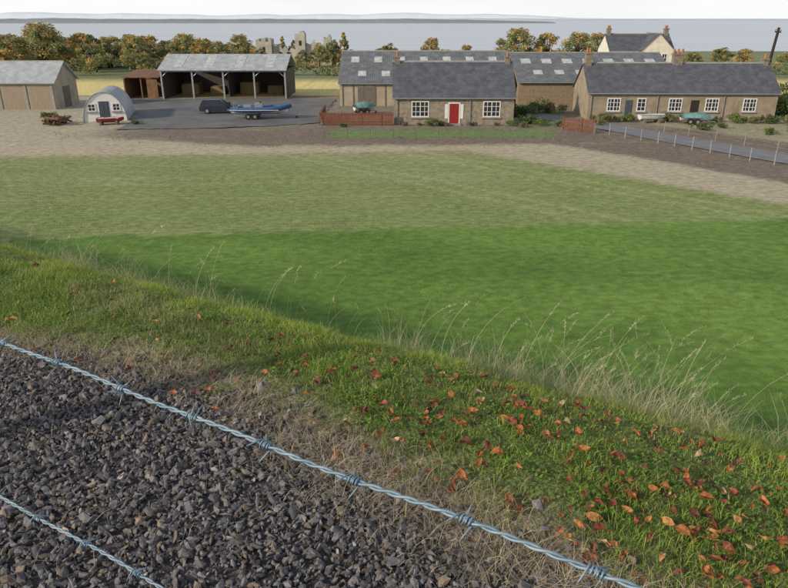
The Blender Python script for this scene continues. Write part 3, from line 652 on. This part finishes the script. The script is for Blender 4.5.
def wire_fence(name,line,step,h,m,nw=3,r=.05,lean=.05):
    b=MB();P=[Vector((*p,0)) for p in line]
    for i in range(len(P)-1):
        a,c_=P[i],P[i+1];n=max(1,int((c_-a).length/step))
        for k in range(n+(i==len(P)-2)):
            p=a.lerp(c_,k/n);e=Vector((random.uniform(-lean,lean),random.uniform(-lean,lean),0)); b.tube([p+Vector((0,0,-.1)),p+e+Vector((0,0,h*random.uniform(.9,1.07)))],[r,r*.9],6)
        for w in range(nw): z=h*(.3+.62*w/(nw-1)); b.tube([a+Vector((0,0,z)),c_+Vector((0,0,z))],.006,4,mi=1)
    return b.obj(name,[m,M['steel']])
pw=mat('grey_post_wood',(.36,.34,.30),(.27,.25,.22),scale=5)
wire_fence('lane_post_and_wire_fence',[(18.7,64.6),(22.6,59),(26.8,51.4),(34,40.2),(48,20)],1.7,1.05,pw,r=.05)
wire_fence('garden_post_and_wire_fence',[(-7.3,69.4),(-6.2,61.8),(4,61.6),(15.4,61.9),(18.6,64.4)],1.9,.9,M['wood'],r=.03)
wire_fence('roadside_post_and_wire_fence',[(25.5,65.5),(29.5,58),(34,50.5),(41,41)],2.2,1.0,pw,r=.035)

# ---------------------------------------------------------------- vegetation
def leafcloud(cent,rad,per,size,cols,p,flat=.8):
    K=len(cent); ci=np.repeat(np.arange(K),per); N=len(ci)
    d=rng.normal(size=(N,3)); d/=np.linalg.norm(d,axis=1)[:,None]; d*=(rng.random(N)**.45)[:,None]
    P=np.asarray(cent)[ci]+d*np.asarray(rad)[ci][:,None]*np.array([1,1,flat])
    R=rotm(N); q=np.array([(-1,0,0),(0,-.6,0),(1,0,0),(0,.6,0)])*size
    V=np.einsum('nij,kj->nki',R,q)*rng.uniform(.6,1.3,(N,1,1))+P[:,None,:]
    F=(np.arange(4)[None]+4*np.arange(N)[:,None])
    cc=np.array(cols)[rng.choice(len(cols),K,p=p)]*rng.uniform(.75,1.25,(K,1))
    c=cc[ci]*rng.uniform(.75,1.3,(N,1)); return V.reshape(-1,3),F,np.repeat(c,4,0)
leafm=mat('foliage',(1,1,1),attr=True,scale=1,amt=.1,rough=.7,transl=.3)
barkm=mat('bark',(.09,.07,.05),(.05,.04,.03),scale=6,bump=.5)
def tree_mesh(name,H,W,cols,p,K=46,per=75,shape='round',size=.19):
    b=MB(); tr=H*.3; b.tube([(0,0,-1.2),(.05,0,tr*.5),(-.05,.05,tr),(.1,0,H*.6),(.05,.1,H*.85)],[H*.03,H*.024,H*.02,H*.012,H*.004],8)
    cent=[];rad=[]
    for i in range(K):
        a=rng.uniform(0,6.28); t=rng.random()
        zz=H*(.14+.78*t); 
        prof=math.sin(math.pi*min(1,.24+.74*t))**.6 if shape=='round' else (1-t)*.95+.12
        rr=W/2*prof*rng.uniform(.3,.92); cr=rng.uniform(.09,.17)*W*(.8 if shape=='round' else .7)
        cx,cy=rr*math.cos(a),rr*math.sin(a); cent.append((cx,cy,zz)); rad.append(cr)
        if i%4==0:
            z0=H*rng.uniform(.22,.45)*(.6+.4*t); b.tube([(0,0,z0),(cx*.5,cy*.5,(z0+zz)/2+.1),(cx,cy,zz)],[H*.011,H*.007,H*.002],5)
    V,F,C=leafcloud(cent,rad,per,size,cols,p)
    bv=np.array(b.v); fq=[f for f in b.f if len(f)==4]; fq=np.array(fq)
    V2=np.concatenate([bv,V]);F2=np.concatenate([fq,F+len(bv)]);C2=np.concatenate([np.ones((len(bv),3))*.05,C])
    return npmesh(name,V2,F2,C2,[barkm,leafm],mi=[0]*len(fq)+[1]*len(F))
A=[(.30,.32,.14),(.48,.38,.15),(.60,.40,.15),(.19,.22,.11)]
T=[tree_mesh('tree_a',8,8.5,A,[.35,.3,.2,.15],K=76),tree_mesh('tree_b',8,7.4,A,[.15,.3,.45,.1],K=64),tree_mesh('tree_c',8,7,A,[.45,.15,.05,.35],K=60),tree_mesh('tree_d',8,4.4,A,[.3,.3,.2,.2],shape='cone')]
def tree(k,x,y,top,w=1.0,nm='deciduous_tree'):
    o=bpy.data.objects.new(nm,T[k]); link(o); g=float(gz(np.array(float(x)),np.array(float(y)))); s=(top-g)/8*1.03
    o.location=(x,y,g); o.scale=(s*w,s*w,s); o.rotation_euler=(0,0,rng.uniform(0,6.28))
for k,x,y,tp,w in [(0,-86,148,8.0,1.1),(0,-71,146,9.0,1.3),(1,-64.5,150,7.3,1.2),(2,-59,142,7.0,1.1),(1,-54,150,6.8,1.1),(2,-50,140,5.9,1.2),(0,-44,152,6.9,1.2),(1,-38.5,146,6.4,1.1),(0,-34,160,6.6,1),(3,-27,176,6.0,.9),(2,-24,176,5.0,.9),(2,-29.5,158,3.9,1.2),(1,-25.5,157,3.0,1.3),(2,-20,157,3.6,1.3),(0,-16.5,160,4.4,1.1),
    (3,-10.3,150,7.4,.9),(2,-1,152,5.1,1),(1,8,150,6.4,.9),(0,25.5,150,8.0,1.1),(1,32,152,7.3,1.15),(0,38,150,7.2,1.1),(1,44,158,7.2,1),(2,-14,165,5.4,1.1),(2,62,150,3.4,1.2),(1,72,150,3.8,1.2),(0,85,148,4.6,1.2),(2,54,155,3.6,1),(1,-78,140,7.2,1.3),(2,-47,135,5.1,1.3),(1,16,160,4.6,1),(0,-95,146,8,1)]:
    tree(k,x,y,tp,w)
for i in range(50):
    x=-108+i*1.95+rng.uniform(-1,1); tree(int(rng.integers(0,3)),x,rng.uniform(148,166) if x<-38 else rng.uniform(172,185),rng.uniform(4.9,6.9) if x<-38 else rng.uniform(2.8,4.2),rng.uniform(1.2,1.6))
for i in range(20):
    x=-10+i*5.6+rng.uniform(-2,2); tree(int(rng.integers(0,3)),x,rng.uniform(150,175),rng.uniform(2.6,4.2),rng.uniform(1.2,1.7))
cent=[];rad=[]
for x in np.arange(-115,115,.8):
    hh=2.8+.8*math.sin(x*.21)+.5*math.sin(x*.7)
    if x>-38: hh*=.7
    cent.append((x,134+rng.normal(0,.6)+.02*x,rng.uniform(.1,.9)*hh+float(gz(0.,138.)))); rad.append(rng.uniform(.8,1.5))
V,F,Cc=leafcloud(cent,rad,65,.22,[(.20,.23,.10),(.30,.27,.12),(.42,.32,.13)],[.5,.3,.2]); npobj('hedge',V,F,Cc,[leafm])
cent=[];rad=[]
for x in np.arange(44,75,.6): cent.append((x,97+rng.normal(0,.4)+.1*(x-44),rng.uniform(.3,1.2))); rad.append(rng.uniform(.7,1.1))
V,F,Cc=leafcloud(cent,rad,60,.2,[(.13,.17,.06),(.20,.22,.08)],[.6,.4]); npobj('hedge',V,F,Cc,[leafm])
SH=[]
for i,cols in enumerate([[(.12,.17,.055),(.17,.22,.07)],[(.27,.23,.13),(.19,.20,.08)],[(.09,.13,.05),(.13,.17,.06)]]):
    cent=rng.normal(0,.38,(16,3))*np.array([1,1,.5])+np.array([0,0,.55]); V,F,Cc=leafcloud(cent,[.38]*16,90,.075,cols,[.5,.5]); 
    b=MB(); 
    for q in range(5): b.tube([(0,0,-.1),tuple(cent[q])],[.04,.01],5)
    fq=np.array([f for f in b.f if len(f)==4]); SH.append(npmesh('shrub_mesh',np.concatenate([np.array(b.v),V]),np.concatenate([fq,F+len(b.v)]),np.concatenate([np.ones((len(b.v),3))*.05,Cc]),[barkm,leafm],mi=[0]*len(fq)+[1]*len(F)))
for i,(x,y,r) in enumerate([(3.9,69.3,.75),(4.9,69.4,.5),(7.8,69.4,.4),(11.6,69.3,.5),(1,69.4,.4),(13.6,76,1.3),(15.6,79,1.3),(17.6,80,1.4),(13.4,70.5,.9),(14.6,69.6,.7),(21.6,72.4,.9),(23,72.2,.6),(24.4,72.4,.8),(28.6,72.4,.9),(33,72,.6),(35,71.6,.9),(36.6,71.2,.7),(38.5,71,.9),(42,76.5,2.0),(44.5,79,2.2),(47,77,1.8),(46,70,1.2),(20.6,69.8,.6),(-26,70.2,.5),(-36.5,74,.8),(12.8,68.4,.5),(29.5,66.5,.7),(34.6,64,.6),(10.2,69.5,.35),(2.6,69.5,.3),(-5,68.6,.4),(16.5,69,.6),(32,68,.5),(38,66,.8),(40,70,1.0)]):
    o=bpy.data.objects.new('garden_shrub',SH[i%3]); link(o); o.location=(x,y,0); o.scale=(r*1.1,r*1.1,r); o.rotation_euler=(0,0,i)
N=22000; x=rng.uniform(-32,36,N); y=rng.uniform(48,70,N); ok=(y>edgeB(x)-1.5)&((wob(x,y,1.1,12)+rng.normal(0,.4,N))>.3)&(y<68)&~((x<-8)&(y>65)); x,y=x[ok],y[ok]; N=len(x)
dl=np.min([np.hypot(x-r_.x,y-r_.y) for r_ in ref],axis=0); ok=dl>2.1; x,y=x[ok],y[ok]; N=len(x)
blades('rough_weeds',x,y,np.zeros(N),rng.uniform(.08,.28,N),rng.uniform(.02,.04,N),rng.uniform(.3,.9,N),pick(N,[(.34,.29,.19),(.20,.23,.09),(.21,.165,.115)],[.4,.3,.3]))

# ---------------------------------------------------------------- light, sky, camera
el,az=math.radians(24),math.atan2(-.86,-.5)
w=bpy.data.worlds.new('World'); S.world=w; w.use_nodes=True; nt=w.node_tree; N_=nt.nodes; L_n=nt.links
sk=N_.new('ShaderNodeTexSky'); sk.sky_type='NISHITA'; sk.sun_disc=False; sk.sun_elevation=el; sk.sun_rotation=az%(2*math.pi); sk.dust_density=1; sk.air_density=1.0; sk.ozone_density=1
# thin bright haze, thickest near the horizon
tc=N_.new('ShaderNodeTexCoord'); sx=N_.new('ShaderNodeSeparateXYZ'); L_n.new(tc.outputs['Generated'],sx.inputs[0])
mr=N_.new('ShaderNodeMapRange'); mr.inputs['From Min'].default_value=0; mr.inputs['From Max'].default_value=.5; mr.inputs['To Min'].default_value=.92; mr.inputs['To Max'].default_value=.25
L_n.new(sx.outputs[2],mr.inputs['Value'])
cn=N_.new('ShaderNodeTexNoise'); cn.inputs['Scale'].default_value=3; cn.inputs['Detail'].default_value=8
cm=N_.new('ShaderNodeMapping'); cm.inputs['Scale'].default_value=(1,1,5); L_n.new(tc.outputs['Generated'],cm.inputs[0]); L_n.new(cm.outputs[0],cn.inputs['Vector'])
cr=N_.new('ShaderNodeMapRange'); cr.inputs['From Min'].default_value=.3; cr.inputs['From Max'].default_value=.7; cr.inputs['To Min'].default_value=.94; cr.inputs['To Max'].default_value=1.05; L_n.new(cn.outputs[0],cr.inputs['Value'])
hz=N_.new('ShaderNodeVectorMath'); hz.operation='SCALE'; hz.inputs[0].default_value=(9.2,9.3,9.35); L_n.new(cr.outputs[0],hz.inputs['Scale'])
mx=N_.new('ShaderNodeMix'); mx.data_type='RGBA'; L_n.new(mr.outputs[0],mx.inputs[0]); L_n.new(sk.outputs[0],mx.inputs[6]); L_n.new(hz.outputs[0],mx.inputs[7])
L_n.new(mx.outputs[2],N_['Background'].inputs[0]); N_['Background'].inputs[1].default_value=.11
sd=Vector((math.sin(az)*math.cos(el),math.cos(az)*math.cos(el),math.sin(el)))
l=bpy.data.lights.new('sun','SUN'); l.energy=3.5; l.angle=math.radians(2); l.color=(1,.87,.68)
lo=bpy.data.objects.new('sun',l); link(lo); lo.rotation_euler=sd.to_track_quat('Z','Y').to_euler()
cam=bpy.data.cameras.new('camera'); cam.sensor_width=36; cam.lens=31.16; cam.clip_start=.05; cam.clip_end=20000
co=bpy.data.objects.new('camera',cam); link(co); co.location=(0,0,10); co.rotation_euler=(math.radians(67.95),0,0); S.camera=co
S.view_settings.view_transform='Standard'; S.view_settings.look='None'; S.view_settings.exposure=0
